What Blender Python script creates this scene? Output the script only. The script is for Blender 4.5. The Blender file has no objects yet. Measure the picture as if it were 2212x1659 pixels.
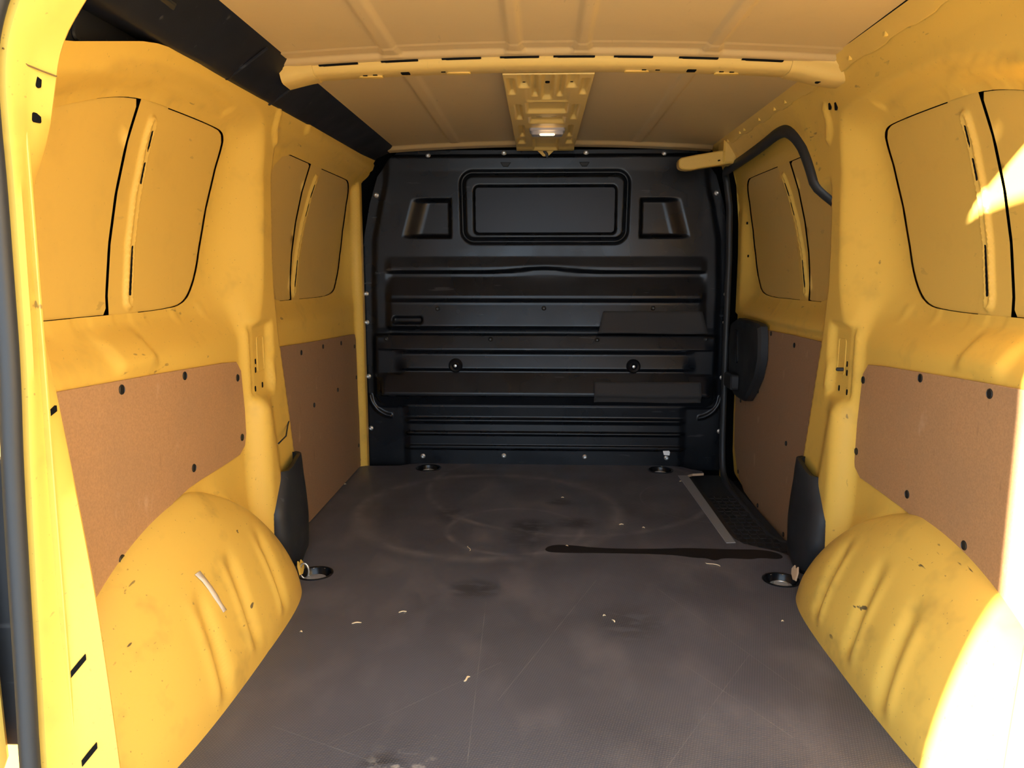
import bpy, bmesh, math, random
import numpy as np
from mathutils import Vector
from mathutils.geometry import delaunay_2d_cdt

random.seed(7)
SC = bpy.context.scene
COL = SC.collection

# ------------------------------------------------------------------ camera
cam = bpy.data.cameras.new('camera')
cam.sensor_fit = 'HORIZONTAL'; cam.sensor_width = 36.0
cam.lens = 36.0 * 1640.0 / 2212.0
cam.clip_start = 0.02
camo = bpy.data.objects.new('camera', cam); COL.objects.link(camo)
camo.location = (-0.02, 0.0, 0.855)
camo.rotation_euler = (math.radians(90) - math.atan(252 / 1640), 0, math.atan(60 / 1640))
SC.camera = camo

# ------------------------------------------------------------------ sky, sun, exposure
w = bpy.data.worlds.new('sky'); SC.world = w; w.use_nodes = True
bg = w.node_tree.nodes['Background']
bg.inputs[0].default_value = (0.66, 0.82, 1.0, 1); bg.inputs[1].default_value = 3.9
sl = bpy.data.lights.new('sun', 'SUN'); sl.energy = 46.0; sl.angle = math.radians(0.8)
sl.color = (1.0, 0.93, 0.82)
so = bpy.data.objects.new('sun', sl); COL.objects.link(so)
so.location = (-4, -3, 4)
SUN = Vector((-1.0, -0.55, 0.27))
so.rotation_euler = SUN.to_track_quat('Z', 'Y').to_euler()
SC.view_settings.view_transform = 'Standard'; SC.view_settings.look = 'None'
SC.view_settings.exposure = 0.25; SC.view_settings.gamma = 1.0
SC.view_settings.use_curve_mapping = False
SC.cycles.max_bounces = 7; SC.cycles.diffuse_bounces = 4; SC.cycles.glossy_bounces = 2
SC.cycles.use_adaptive_sampling = True; SC.cycles.adaptive_threshold = 0.08; SC.cycles.use_denoising = True
SC.cycles.sample_clamp_indirect = 6.0

# ------------------------------------------------------------------ materials
def nodes(name):
    m = bpy.data.materials.new(name); m.use_nodes = True
    nt = m.node_tree; b = nt.nodes['Principled BSDF']
    return m, nt, b

def mixcol(nt, fac, a, b):
    n = nt.nodes.new('ShaderNodeMix'); n.data_type = 'RGBA'
    for sock, v in ((n.inputs[0], fac), (n.inputs[6], a), (n.inputs[7], b)):
        if hasattr(v, 'is_output'): nt.links.new(v, sock)
        else: sock.default_value = v if not isinstance(v, tuple) else (*v, 1)
    return n.outputs[2]

def coord(nt, scale=(1, 1, 1), rot=(0, 0, 0)):
    tc = nt.nodes.new('ShaderNodeTexCoord'); mp = nt.nodes.new('ShaderNodeMapping')
    mp.inputs['Scale'].default_value = scale; mp.inputs['Rotation'].default_value = rot
    nt.links.new(tc.outputs['Object'], mp.inputs[0]); return mp.outputs[0]

def noise(nt, scale, lo, hi, detail=3, sc=(1, 1, 1), rot=(0, 0, 0), rough=0.5):
    n = nt.nodes.new('ShaderNodeTexNoise'); n.inputs['Scale'].default_value = scale
    n.inputs['Detail'].default_value = detail; n.inputs['Roughness'].default_value = rough
    nt.links.new(coord(nt, sc, rot), n.inputs['Vector'])
    r = nt.nodes.new('ShaderNodeMapRange'); r.inputs[1].default_value = lo; r.inputs[2].default_value = hi
    nt.links.new(n.outputs[0], r.inputs[0]); return r.outputs[0]

def math_(nt, op, a, b=None, c=None):
    n = nt.nodes.new('ShaderNodeMath'); n.operation = op
    for i, v in enumerate((a, b, c)):
        if v is None: continue
        if hasattr(v, 'is_output'): nt.links.new(v, n.inputs[i])
        else: n.inputs[i].default_value = v
    return n.outputs[0]

def bump(nt, b, h, strength, dist):
    n = nt.nodes.new('ShaderNodeBump'); n.inputs['Strength'].default_value = strength
    n.inputs['Distance'].default_value = dist
    nt.links.new(h, n.inputs['Height']); nt.links.new(n.outputs[0], b.inputs['Normal'])

def plain(name, col, rough=0.5, metal=0.0, spec=0.5):
    m, nt, b = nodes(name)
    b.inputs['Base Color'].default_value = (*col, 1); b.inputs['Roughness'].default_value = rough
    b.inputs['Metallic'].default_value = metal; b.inputs['Specular IOR Level'].default_value = spec
    return m

def paint(name, col, dirt=0.5):
    m, nt, b = nodes(name)
    c = col
    grime = noise(nt, 9, 0.55, 0.80, 3, rough=0.7)
    c = mixcol(nt, math_(nt, 'MULTIPLY', grime, 0.35 * dirt), c, (0.12, 0.075, 0.03))
    # short scuffs: stretched noise cut high, broken up by a second noise
    s1 = noise(nt, 75, 0.69, 0.72, 2, (1, 0.22, 0.6), (0.5, 0.2, 0.3))
    s2 = noise(nt, 6, 0.52, 0.62, 2)
    c = mixcol(nt, math_(nt, 'MULTIPLY', s1, math_(nt, 'MULTIPLY', s2, 0.8 * dirt)), c, (0.05, 0.04, 0.03))
    s3 = noise(nt, 150, 0.74, 0.77, 1)
    c = mixcol(nt, math_(nt, 'MULTIPLY', s3, 0.45 * dirt), c, (0.06, 0.045, 0.03))
    nt.links.new(c, b.inputs['Base Color'])
    b.inputs['Roughness'].default_value = 0.36
    return m

def mdf(name, col, marks=0.5):
    m, nt, b = nodes(name)
    c = mixcol(nt, noise(nt, 260, 0.3, 0.7, 2), col, tuple(v * 0.80 for v in col))
    c = mixcol(nt, math_(nt, 'MULTIPLY', noise(nt, 5, 0.45, 0.75, 3), 0.30), c, (0.27, 0.17, 0.095))
    c = mixcol(nt, math_(nt, 'MULTIPLY', noise(nt, 30, 0.68, 0.74, 3, (1, 1.5, 0.25)), 0.4 * marks), c, (0.08, 0.04, 0.025))
    c = mixcol(nt, math_(nt, 'MULTIPLY', noise(nt, 22, 0.66, 0.74, 5, (1, 1, 0.5)), 0.35), c, (0.55, 0.36, 0.22))
    nt.links.new(c, b.inputs['Base Color']); b.inputs['Roughness'].default_value = 0.55
    return m

YEL = paint('yellow_paint', (0.67, 0.420, 0.075), 0.7)
YELW = paint('yellow_paint_worn', (0.66, 0.416, 0.076), 1.1)
YELC = paint('yellow_paint_clean', (0.64, 0.408, 0.085), 0.3)
GREYED = paint('yellow_paint_sheen_greyed', (0.53, 0.375, 0.17), 0.25)  # roof yellow greyed: sky sheen at grazing angles put into the colour
SKINF = paint('yellow_paint_front_skin_dimmed', (0.58, 0.372, 0.095), 0.25)  # darker copy of the clean yellow, front-end light falloff put into the colour
BOWY = paint('yellow_paint_roof_bow', (0.64, 0.44, 0.13), 0.2)
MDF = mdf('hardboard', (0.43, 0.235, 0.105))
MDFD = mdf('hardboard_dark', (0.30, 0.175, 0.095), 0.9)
HOLE = plain('dark_void', (0.004, 0.004, 0.004), 0.9, 0, 0.1)
PLUG = plain('black_plug', (0.012, 0.011, 0.010), 0.45)
RUB = plain('black_rubber', (0.018, 0.020, 0.023), 0.55)
STEEL = plain('zinc_steel', (0.62, 0.62, 0.60), 0.38, 0.85)
GALV = plain('galvanised', (0.50, 0.52, 0.54), 0.5, 0.6)
CHIP = plain('pale_wood', (0.72, 0.58, 0.36), 0.8)
PLYE = plain('ply_edge', (0.52, 0.36, 0.22), 0.8)
PAPER = plain('white_paper', (0.8, 0.8, 0.78), 0.7)

def black_plastic(name, col, r0, r1):
    m, nt, b = nodes(name)
    c = mixcol(nt, noise(nt, 4, 0.35, 0.7, 4), col, tuple(v * 1.7 for v in col))
    c = mixcol(nt, math_(nt, 'MULTIPLY', noise(nt, 45, 0.69, 0.72, 3, (0.12, 1, 1), (0, 0.3, 0)), 0.3), c, (0.09, 0.09, 0.095))
    nt.links.new(c, b.inputs['Base Color'])
    r = nt.nodes.new('ShaderNodeMapRange'); r.inputs[3].default_value = r0; r.inputs[4].default_value = r1
    nt.links.new(noise(nt, 6, 0.3, 0.7, 2), r.inputs[0]); nt.links.new(r.outputs[0], b.inputs['Roughness'])
    b.inputs['Specular IOR Level'].default_value = 0.30
    return m
BLK = black_plastic('black_moulded_plastic', (0.0034, 0.0042, 0.0060), 0.22, 0.36)
BLKM = black_plastic('black_matt_plastic', (0.014, 0.015, 0.017), 0.42, 0.6)
DUCT = black_plastic('dark_trim_plastic', (0.007, 0.008, 0.012), 0.45, 0.6)
FOAM = plain('grey_foam', (0.030, 0.028, 0.028), 0.9)

def floor_mat():
    m, nt, b = nodes('film_faced_ply')
    base = (0.080, 0.080, 0.094)
    c = mixcol(nt, noise(nt, 2.2, 0.3, 0.72, 5), base, (0.050, 0.049, 0.058))
    c = mixcol(nt, math_(nt, 'MULTIPLY', noise(nt, 7, 0.5, 0.75, 5, (1, 0.5, 1)), 0.6), c, (0.150, 0.136, 0.138))
    # rub marks swung round in arcs, worn into the film
    tc = nt.nodes.new('ShaderNodeTexCoord'); sp = nt.nodes.new('ShaderNodeSeparateXYZ')
    nt.links.new(tc.outputs['Object'], sp.inputs[0]); X, Y = sp.outputs[0], sp.outputs[1]
    def ring(cx, cy, r, wd, ky=1.0):
        dx = math_(nt, 'SUBTRACT', X, cx); dy = math_(nt, 'MULTIPLY', math_(nt, 'SUBTRACT', Y, cy), ky)
        d = math_(nt, 'SQRT', math_(nt, 'ADD', math_(nt, 'MULTIPLY', dx, dx), math_(nt, 'MULTIPLY', dy, dy)))
        a = math_(nt, 'ABSOLUTE', math_(nt, 'SUBTRACT', d, r))
        return math_(nt, 'MAXIMUM', math_(nt, 'SUBTRACT', 1.0, math_(nt, 'DIVIDE', a, wd)), 0.0)
    def blob(cx, cy, rx, ry):
        dx = math_(nt, 'DIVIDE', math_(nt, 'SUBTRACT', X, cx), rx); dy = math_(nt, 'DIVIDE', math_(nt, 'SUBTRACT', Y, cy), ry)
        d = math_(nt, 'ADD', math_(nt, 'MULTIPLY', dx, dx), math_(nt, 'MULTIPLY', dy, dy))
        return math_(nt, 'MAXIMUM', math_(nt, 'SUBTRACT', 1.0, d), 0.0)
    def line(x0, y0, x1, y1, wd):
        L = math.hypot(x1 - x0, y1 - y0); ux, uy = (x1 - x0) / L, (y1 - y0) / L
        dx = math_(nt, 'SUBTRACT', X, x0); dy = math_(nt, 'SUBTRACT', Y, y0)
        t = math_(nt, 'ADD', math_(nt, 'MULTIPLY', dx, ux), math_(nt, 'MULTIPLY', dy, uy))
        n = math_(nt, 'ABSOLUTE', math_(nt, 'SUBTRACT', math_(nt, 'MULTIPLY', dx, uy), math_(nt, 'MULTIPLY', dy, ux)))
        inside = math_(nt, 'MULTIPLY', math_(nt, 'GREATER_THAN', t, 0.0), math_(nt, 'LESS_THAN', t, L))
        return math_(nt, 'MULTIPLY', inside, math_(nt, 'LESS_THAN', n, wd))
    brk = noise(nt, 14, 0.3, 0.65, 4)
    for a in ((-0.20, 2.60, 0.46, 0.035), (0.62, 2.75, 0.26, 0.004), (0.1, 2.9, 0.55, 0.02), (-0.1, 2.4, 0.22, 0.015)):
        c = mixcol(nt, math_(nt, 'MULTIPLY', math_(nt, 'MULTIPLY', ring(*a), brk), 0.7), c, (0.19, 0.175, 0.175))
    for a, k in (((-0.055, 2.43, 0.09, 0.10), 0.55), ((0.11, 2.47, 0.08, 0.07), 0.5), ((-0.19, 1.93, 0.08, 0.07), 0.45), ((0.055, 2.70, 0.06, 0.05), 0.5),
                 ((-0.34, 2.55, 0.05, 0.12), 0.4), ((-0.29, 1.18, 0.05, 0.06), 0.5), ((0.20, 1.75, 0.10, 0.12), 0.3), ((-0.06, 2.30, 0.10, 0.08), 0.35)):
        c = mixcol(nt, math_(nt, 'MULTIPLY', math_(nt, 'MULTIPLY', blob(*a), noise(nt, 40, 0.38, 0.5, 3, (0.5, 1, 1))), k * 1.7), c, (0.014, 0.013, 0.014))
    c = mixcol(nt, math_(nt, 'MULTIPLY', blob(-0.255, 1.19, 0.075, 0.055), math_(nt, 'MULTIPLY', noise(nt, 25, 0.55, 0.62, 3), 0.7)), c, (0.35, 0.31, 0.27))
    for a in ((-0.155, 1.85, -0.14, 1.10, 0.0007), (-0.10, 1.40, 0.14, 2.0, 0.0008), (0.30, 1.55, 0.45, 1.30, 0.0007), (0.52, 1.45, 0.30, 1.95, 0.0006),
              (0.28, 2.20, 0.60, 2.02, 0.0007), (-0.4, 1.25, -0.1, 1.55, 0.0006), (-0.52, 1.3, -0.3, 1.2, 0.0006), (0.2, 1.2, 0.45, 1.6, 0.0006)):
        c = mixcol(nt, math_(nt, 'MULTIPLY', math_(nt, 'MULTIPLY', line(*a), brk), 0.5), c, (0.26, 0.24, 0.22))
    c = mixcol(nt, math_(nt, 'MULTIPLY', noise(nt, 190, 0.80, 0.83, 1), 0.6), c, (0.38, 0.33, 0.27))
    # the film's pressed mesh
    vs = []
    for ang in (0.5, -0.5):
        wv = nt.nodes.new('ShaderNodeTexWave'); wv.inputs['Scale'].default_value = 62
        nt.links.new(coord(nt, (1, 1, 1), (0, 0, ang + math.radians(45))), wv.inputs[0]); vs.append(wv.outputs['Fac'])
    mesh_h = math_(nt, 'MULTIPLY', vs[0], vs[1])
    c = mixcol(nt, math_(nt, 'MULTIPLY', mesh_h, 0.5), c, (0.16, 0.145, 0.145))
    nt.links.new(c, b.inputs['Base Color'])
    r = nt.nodes.new('ShaderNodeMapRange'); r.inputs[3].default_value = 0.36; r.inputs[4].default_value = 0.58
    nt.links.new(noise(nt, 4, 0.3, 0.7, 5), r.inputs[0]); nt.links.new(r.outputs[0], b.inputs['Roughness'])
    bump(nt, b, mesh_h, 0.25, 0.0012)
    return m
PLY = floor_mat()

# ------------------------------------------------------------------ helpers
def ss(a, b, x):
    t = np.clip((np.asarray(x, float) - a) / (b - a), 0, 1); return t * t * (3 - 2 * t)

def tag(o, label=None, cat=None, group=None, kind=None):
    if label: o['label'] = label
    if cat: o['category'] = cat
    if group: o['group'] = group
    if kind: o['kind'] = kind
    return o

def mesh(name, vs, fs, mat, parent=None, smooth=True, sharp=None):
    me = bpy.data.meshes.new(name)
    me.from_pydata([tuple(map(float, v)) for v in vs], [], [tuple(map(int, f)) for f in fs])
    me.update(); me.materials.append(mat)
    if smooth:
        me.polygons.foreach_set('use_smooth', [True] * len(me.polygons))
        if sharp: me.set_sharp_from_angle(angle=math.radians(sharp))
    o = bpy.data.objects.new(name, me); COL.objects.link(o)
    if parent: o.parent = parent
    return o

def from_bm(name, bm, mat, parent=None, sharp=35):
    bmesh.ops.recalc_face_normals(bm, faces=bm.faces)
    me = bpy.data.meshes.new(name); bm.to_mesh(me); bm.free(); me.materials.append(mat)
    me.polygons.foreach_set('use_smooth', [True] * len(me.polygons)); me.set_sharp_from_angle(angle=math.radians(sharp))
    o = bpy.data.objects.new(name, me); COL.objects.link(o)
    if parent: o.parent = parent
    return o

def empty(name, loc=(0, 0, 0)):
    o = bpy.data.objects.new(name, None); o.location = loc; o.empty_display_size = 0.05; COL.objects.link(o); return o

def chaikin(P, n=2, closed=True):
    P = [np.array(p, float) for p in P]
    for _ in range(n):
        Q = []; N = len(P)
        for i in range(N if closed else N - 1):
            a, b = P[i], P[(i + 1) % N]; Q += [a * .75 + b * .25, a * .25 + b * .75]
        P = Q if closed else [P[0]] + Q + [P[-1]]
    return np.array(P)

def resample(P, sp, closed=True):
    P = np.asarray(P, float); Q = np.vstack([P, P[:1]]) if closed else P
    s = np.r_[0, np.cumsum(np.linalg.norm(np.diff(Q, axis=0), axis=1))]
    n = max(4, int(round(s[-1] / sp))); t = np.linspace(0, s[-1], n + 1)
    if closed: t = t[:-1]
    return np.stack([np.interp(t, s, Q[:, k]) for k in range(Q.shape[1])], 1)

def inside(pts, poly):
    x, y = pts[:, 0], pts[:, 1]; r = np.zeros(len(pts), bool); n = len(poly); j = n - 1
    for i in range(n):
        xi, yi = poly[i]; xj, yj = poly[j]
        if yi != yj:
            c = ((yi > y) != (yj > y)) & (x < (xj - xi) * (y - yi) / (yj - yi) + xi); r ^= c
        j = i
    return r

def pdist(pts, poly, closed=True):
    d = np.full(len(pts), 1e9); n = len(poly)
    for i in range(n if closed else n - 1):
        a = np.asarray(poly[i]); b = np.asarray(poly[(i + 1) % n]); ab = b - a; L = ab @ ab
        t = np.clip(((pts - a) @ ab) / L, 0, 1) if L > 0 else np.zeros(len(pts))
        d = np.minimum(d, np.linalg.norm(pts - (a + t[:, None] * ab), axis=1))
    return d

def clip(poly, p, n):
    out = []; p = np.array(p); n = np.array(n); N = len(poly)
    for i in range(N):
        a, b = np.asarray(poly[i]), np.asarray(poly[(i + 1) % N]); da, db = (a - p) @ n, (b - p) @ n
        if da >= 0: out.append(a)
        if da * db < 0: out.append(a + (b - a) * da / (da - db))
    return np.array(out)

def inset(poly, d):
    P = np.asarray(poly); N = len(P)
    A = 0.5 * np.sum(P[:, 0] * np.roll(P[:, 1], -1) - np.roll(P[:, 0], -1) * P[:, 1]); sg = 1 if A > 0 else -1
    e = np.roll(P, -1, 0) - P; e /= np.linalg.norm(e, axis=1)[:, None] + 1e-12
    nn = np.stack([-e[:, 1], e[:, 0]], 1) * sg; v = nn + np.roll(nn, 1, 0)
    v /= np.maximum(1e-6, np.sum(v * nn, 1))[:, None]
    L = np.linalg.norm(v, axis=1); v *= np.minimum(1, 2 / L)[:, None]
    return P + v * d

def panel2d(outer, holes=(), sp=0.01, extra=None, crease=()):
    """triangulated sheet with exact outlines: grid points inside, constrained edges on the loops"""
    loops = [resample(outer, sp)] + [resample(h, sp * .7) for h in holes]
    lo = loops[0].min(0); hi = loops[0].max(0)
    gx = np.arange(lo[0], hi[0], sp); gy = np.arange(lo[1], hi[1], sp * .88)
    G = np.array([(x + (sp / 2 if k % 2 else 0), y) for k, y in enumerate(gy) for x in gx])
    if extra is not None: G = np.vstack([G, extra])
    keep = inside(G, loops[0])
    for h in loops[1:]: keep &= ~inside(G, h)
    G = G[keep]
    allp = np.vstack(loops)
    # drop grid points too near a loop (cell hashing)
    cell = sp * .55; near = set()
    for p in allp:
        i, j = int(math.floor(p[0] / cell)), int(math.floor(p[1] / cell))
        for a in (-1, 0, 1):
            for b in (-1, 0, 1): near.add((i + a, j + b))
    ij = np.floor(G / cell).astype(int)
    G = G[[(i, j) not in near for i, j in ij]]
    pts = [Vector(p) for p in allp] + [Vector(p) for p in G]
    ed = []; o = 0
    for L in loops:
        n = len(L); ed += [(o + k, o + (k + 1) % n) for k in range(n)]; o += n
    v, e, f, *_ = delaunay_2d_cdt(pts, ed, [], 0, 1e-7)
    V = np.array([(p.x, p.y) for p in v]); F = np.array([list(t) for t in f])
    C = V[F].mean(1); k = inside(C, loops[0])
    for h in loops[1:]: k &= ~inside(C, h)
    return V, F[k]

def yz(name, V, F, X, sgn, mat, parent=None, sharp=None):
    """sheet in (y, z) with its distance X from the centre line"""
    vs = np.stack([sgn * X, V[:, 0], V[:, 1]], 1)
    fs = F[:, ::-1] if sgn > 0 else F
    return mesh(name, vs, fs, mat, parent, True, sharp)

def tube(name, path, r, mat, parent=None, n=10, closed=False, flat=None):
    P = [Vector(p) for p in path]; N = len(P); vs = []; fs = []
    up = None
    for i in range(N):
        if closed: t = P[(i + 1) % N] - P[i - 1]
        else: t = P[min(i + 1, N - 1)] - P[max(i - 1, 0)]
        t.normalize()
        ref = Vector(flat) if flat else (up or (Vector((0, 0, 1)) if abs(t.z) < .9 else Vector((1, 0, 0))))
        a = (ref - t * ref.dot(t)).normalized(); b = t.cross(a); up = a
        rr = r if isinstance(r, tuple) else (r, r)
        for k in range(n):
            q = 2 * math.pi * k / n; vs.append(P[i] + a * (rr[0] * math.cos(q)) + b * (rr[1] * math.sin(q)))
    for i in range(N if closed else N - 1):
        for k in range(n):
            j = (i + 1) % N; fs.append((i * n + k, i * n + (k + 1) % n, j * n + (k + 1) % n, j * n + k))
    if not closed: fs += [tuple(range(n))[::-1], tuple((N - 1) * n + k for k in range(n))]
    return mesh(name, vs, fs, mat, parent, True, 50)

def prism(name, outline, thick, frame, mat, parent=None, bev=0.0015, sharp=35):
    """outline in 2D, extruded; frame = (origin, u, v, n): n is the proud side"""
    O, u, v, n = (np.array(a, float) for a in frame)
    P = np.asarray(outline, float); I = inset(P, bev); N = len(P)
    A = 0.5 * np.sum(P[:, 0] * np.roll(P[:, 1], -1) - np.roll(P[:, 0], -1) * P[:, 1])
    ring = lambda Q, h: [O + u * q[0] + v * q[1] + n * h for q in Q]
    vs = ring(P, 0) + ring(P, thick - bev) + ring(I, thick); fs = []
    for L in (0, N):
        for k in range(N): fs.append((L + k, L + (k + 1) % N, L + N + (k + 1) % N, L + N + k))
    fs.append(tuple(range(2 * N, 3 * N))); fs.append(tuple(range(N))[::-1])
    if (A > 0) != (np.dot(np.cross(u, v), n) > 0): fs = [f[::-1] for f in fs]
    return mesh(name, vs, fs, mat, parent, True, sharp)

def lathe(name, prof, frame, mat, parent=None, n=20, sharp=40, cap=True):
    O, u, v, n_ = (np.array(a, float) for a in frame); vs = []; fs = []; M = len(prof)
    for r, h in prof:
        for k in range(n):
            q = 2 * math.pi * k / n; vs.append(O + u * r * math.cos(q) + v * r * math.sin(q) + n_ * h)
    for i in range(M - 1):
        for k in range(n): fs.append((i * n + k, i * n + (k + 1) % n, (i + 1) * n + (k + 1) % n, (i + 1) * n + k))
    if cap: fs.append(tuple((M - 1) * n + k for k in range(n)))
    return mesh(name, vs, fs, mat, parent, True, sharp)

def capsule(a, b, r, n=8):
    a = np.array(a, float); b = np.array(b, float); d = (b - a) / (np.linalg.norm(b - a) + 1e-9); p = np.array([-d[1], d[0]]); out = []
    for k in range(n + 1):
        q = -math.pi / 2 + math.pi * k / n; out.append(b + r * (d * math.cos(q) + p * math.sin(q)))
    for k in range(n + 1):
        q = math.pi / 2 + math.pi * k / n; out.append(a + r * (d * math.cos(q) + p * math.sin(q)))
    return np.array(out)

def rrect(x0, y0, x1, y1, r, n=5):
    out = []
    for cx, cy, q0 in ((x1 - r, y1 - r, 0), (x0 + r, y1 - r, 90), (x0 + r, y0 + r, 180), (x1 - r, y0 + r, 270)):
        for k in range(n + 1):
            q = math.radians(q0 + 90 * k / n); out.append((cx + r * math.cos(q), cy + r * math.sin(q)))
    return np.array(out)

def insert(name, outline_yz, X, sgn, parent, depth=0.0006, mat=HOLE):
    """dark opening lying on a side wall: outline in (y, z)"""
    return prism(name, outline_yz, depth + 0.004, ((sgn * (X + 0.004), 0, 0), (0, 1, 0), (0, 0, 1), (-sgn, 0, 0)), mat, parent, 0.0003)

# ------------------------------------------------------------------ side walls
PZ = [-.2, .60, .66, .70, .74, .80, .90, 1.0, 1.10, 1.20, 1.27, 1.33, 1.37, 1.40]
PX = [.80, .80, .82, .845, .862, .866, .862, .85, .83, .80, .765, .71, .65, .58]
wprof = lambda z: np.interp(z, PZ, PX)                                   # window level
pprof = lambda z: np.interp(z, [-.2, .9, 1.1, 1.2, 1.27, 1.32, 1.36, 1.40], [.768, .768, .762, .745, .722, .69, .65, .60])  # pillar level

BOWL_R = chaikin([(.96, .655), (1.80, .655), (1.97, .665), (2.045, .78), (2.065, .95), (2.065, 1.12), (2.04, 1.235), (1.92, 1.25), (1.70, 1.252), (1.5, 1.228), (1.28, 1.175), (.96, 1.09)], 2)
APER_R = chaikin([(1.06, .765), (1.45, .763), (1.66, .760), (1.80, .770), (1.865, .85), (1.90, .98), (1.935, 1.13), (1.935, 1.185), (1.85, 1.19), (1.616, 1.187), (1.50, 1.181), (1.38, 1.152), (1.25, 1.105), (1.06, 1.03)], 2)
BOWL_F = chaikin([(2.16, .655), (2.135, .85), (2.135, 1.1), (2.16, 1.225), (2.45, 1.245), (3.0, 1.238), (3.15, 1.225), (3.175, 1.10), (3.185, .9), (3.185, .64), (3.0, .645)], 2)
APER_F = chaikin([(2.22, .752), (2.20, .95), (2.21, 1.19), (2.549, 1.190), (2.95, 1.192), (3.065, 1.190), (3.112, 1.09), (3.112, .90), (3.03, .77), (2.90, .745), (2.6, .748)], 2)

def bowl(V, X, B, A, level):
    i = inside(V, B); j = inside(V, A)
    k = i & ~j; q = V[k]; do = pdist(q, B); di = pdist(q, A)
    t = do / (do + di + 1e-9); t = np.sin(t * math.pi / 2) ** 1.25
    X[k] += (level(q[:, 1]) - X[k]) * t
    X[j] = level(V[j][:, 1]); return X

lvR = lambda z: wprof(z)
lvF = lambda z: wprof(z) - .03

def arch_rim(th, sgn):
    b = .385 if sgn < 0 else .352; c, q = math.cos(th), math.sin(th)
    if c > 0: return 1.58 + .41 * c ** 1.35, -.02 + b * q ** 1.12
    return 1.58 - .64 * abs(c) ** .92, -.02 + b * q ** 1.5
RIM = {g: np.array([arch_rim(t, g) for t in np.linspace(0, math.pi, 60)] + [(.95, -.3), (2.1, -.3)]) for g in (-1, 1)}

def wall_surface(V, right):
    y, z = V[:, 0], V[:, 1]
    pm = ss(1.925, 1.985, y)
    low = 1 - ss(.70, .85, z)
    P = pprof(z)
    F = P + (0.80 - P) * low * (1 - pm)
    # the pillar foot: recessed gusset pocket and the box step below it
    pocket = ss(1.955, 1.975, y) * (1 - ss(2.075, 2.105, y)) * ss(.50, .525, z) * (1 - ss(.695, .715, z))
    F = F + .016 * pocket
    foot = ss(1.93, 2.0, y) * (1 - ss(2.03, 2.12 , y + .25 * (z - .30))) * (1 - ss(.47, .53, z + .0 * y))
    F = F - .022 * foot
    # small vertical swage by the front edge of the pocket
    F = F - .012 * np.exp(-((y - 2.088 - .08 * (.55 - z)) / .012) ** 2) * ss(.51, .54, z) * (1 - ss(.585, .63, z))
    if True:
        yf = np.interp(z, [0, .28, .47, .65, .8, 1.2], [2.26, 2.24, 2.195, 2.148, 2.125, 2.13])
        dr = ss(0, .03, y - yf) * (1 - ss(1.16, 1.24, z))
        lv = .802 if not right else .842
        if right: dr = ss(0, .03, y - yf) * (1 - ss(1.0, 1.10, z)) * (1 - ss(2.32, 2.5, y))
        F = F + (lv - F) * dr * np.clip((lv - F) * 1e3, 0, 1)
    if not right:
        F = F - (F - .768) * ss(3.172, 3.20, y) * np.clip((F - .768) * 1e3, 0, 1)
    else:
        F = F - .004 * ss(2.2, 2.3, y)
    X = bowl(V, F, BOWL_R, APER_R, lvR)
    if not right: X = X - .009 * ss(1.250, 1.254, z) * (1 - ss(1.276, 1.280, z)) * ss(2.33, 2.35, y)
    if not right: X = bowl(V, X, BOWL_F, APER_F, lvF)
    # pressed crescent over the rear window, tabs round the blank, bracket bump on the ledge
    cres = [(1.33, 1.190), (1.50, 1.226), (1.65, 1.236), (1.80, 1.235), (1.86, 1.226)]
    d = pdist(V, chaikin(cres, 2, False), False)
    X = X + .010 * (1 - ss(.006, .015, d)) * ss(1.3, 1.4, y)
    for y0, dy in ((1.30, .035), (1.43, .04), (1.56, .03), (1.72, .012), (1.84, .012)):
        b = (1 - ss(dy - .002, dy + .002, abs(y - y0))) * ss(.728, .732, z) * (1 - ss(.80, .81, z))
        X = X - .0022 * b * (z < .77)
    for y0, dy in ((1.27, .03), (1.36, .028), (1.46, .03), (1.60, .03)):
        X = X - .0022 * (1 - ss(dy - .002, dy + .002, abs(y - y0))) * (z > 1.10) * (z < 1.208 - .10 * ss(1.5, 1.2, y))
    e = (1 - ss(.05, .09, abs(y - 1.44))) * (1 - ss(.012, .05, abs(z - .695)))
    X = X - .014 * e
    d = pdist(V, RIM[1 if right else -1]); X = X - .030 * np.exp(-d / .028) * ss(1.66, 1.82, y) * (z < .5) * np.clip((X - .74) / .05, 0, 1)
    d = pdist(V, np.array([(2.125, 1.195), (2.10, 1.225), (2.10, 1.262)]), False); X = X - .009 * (1 - ss(.004, .018, d))
    return X

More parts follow.
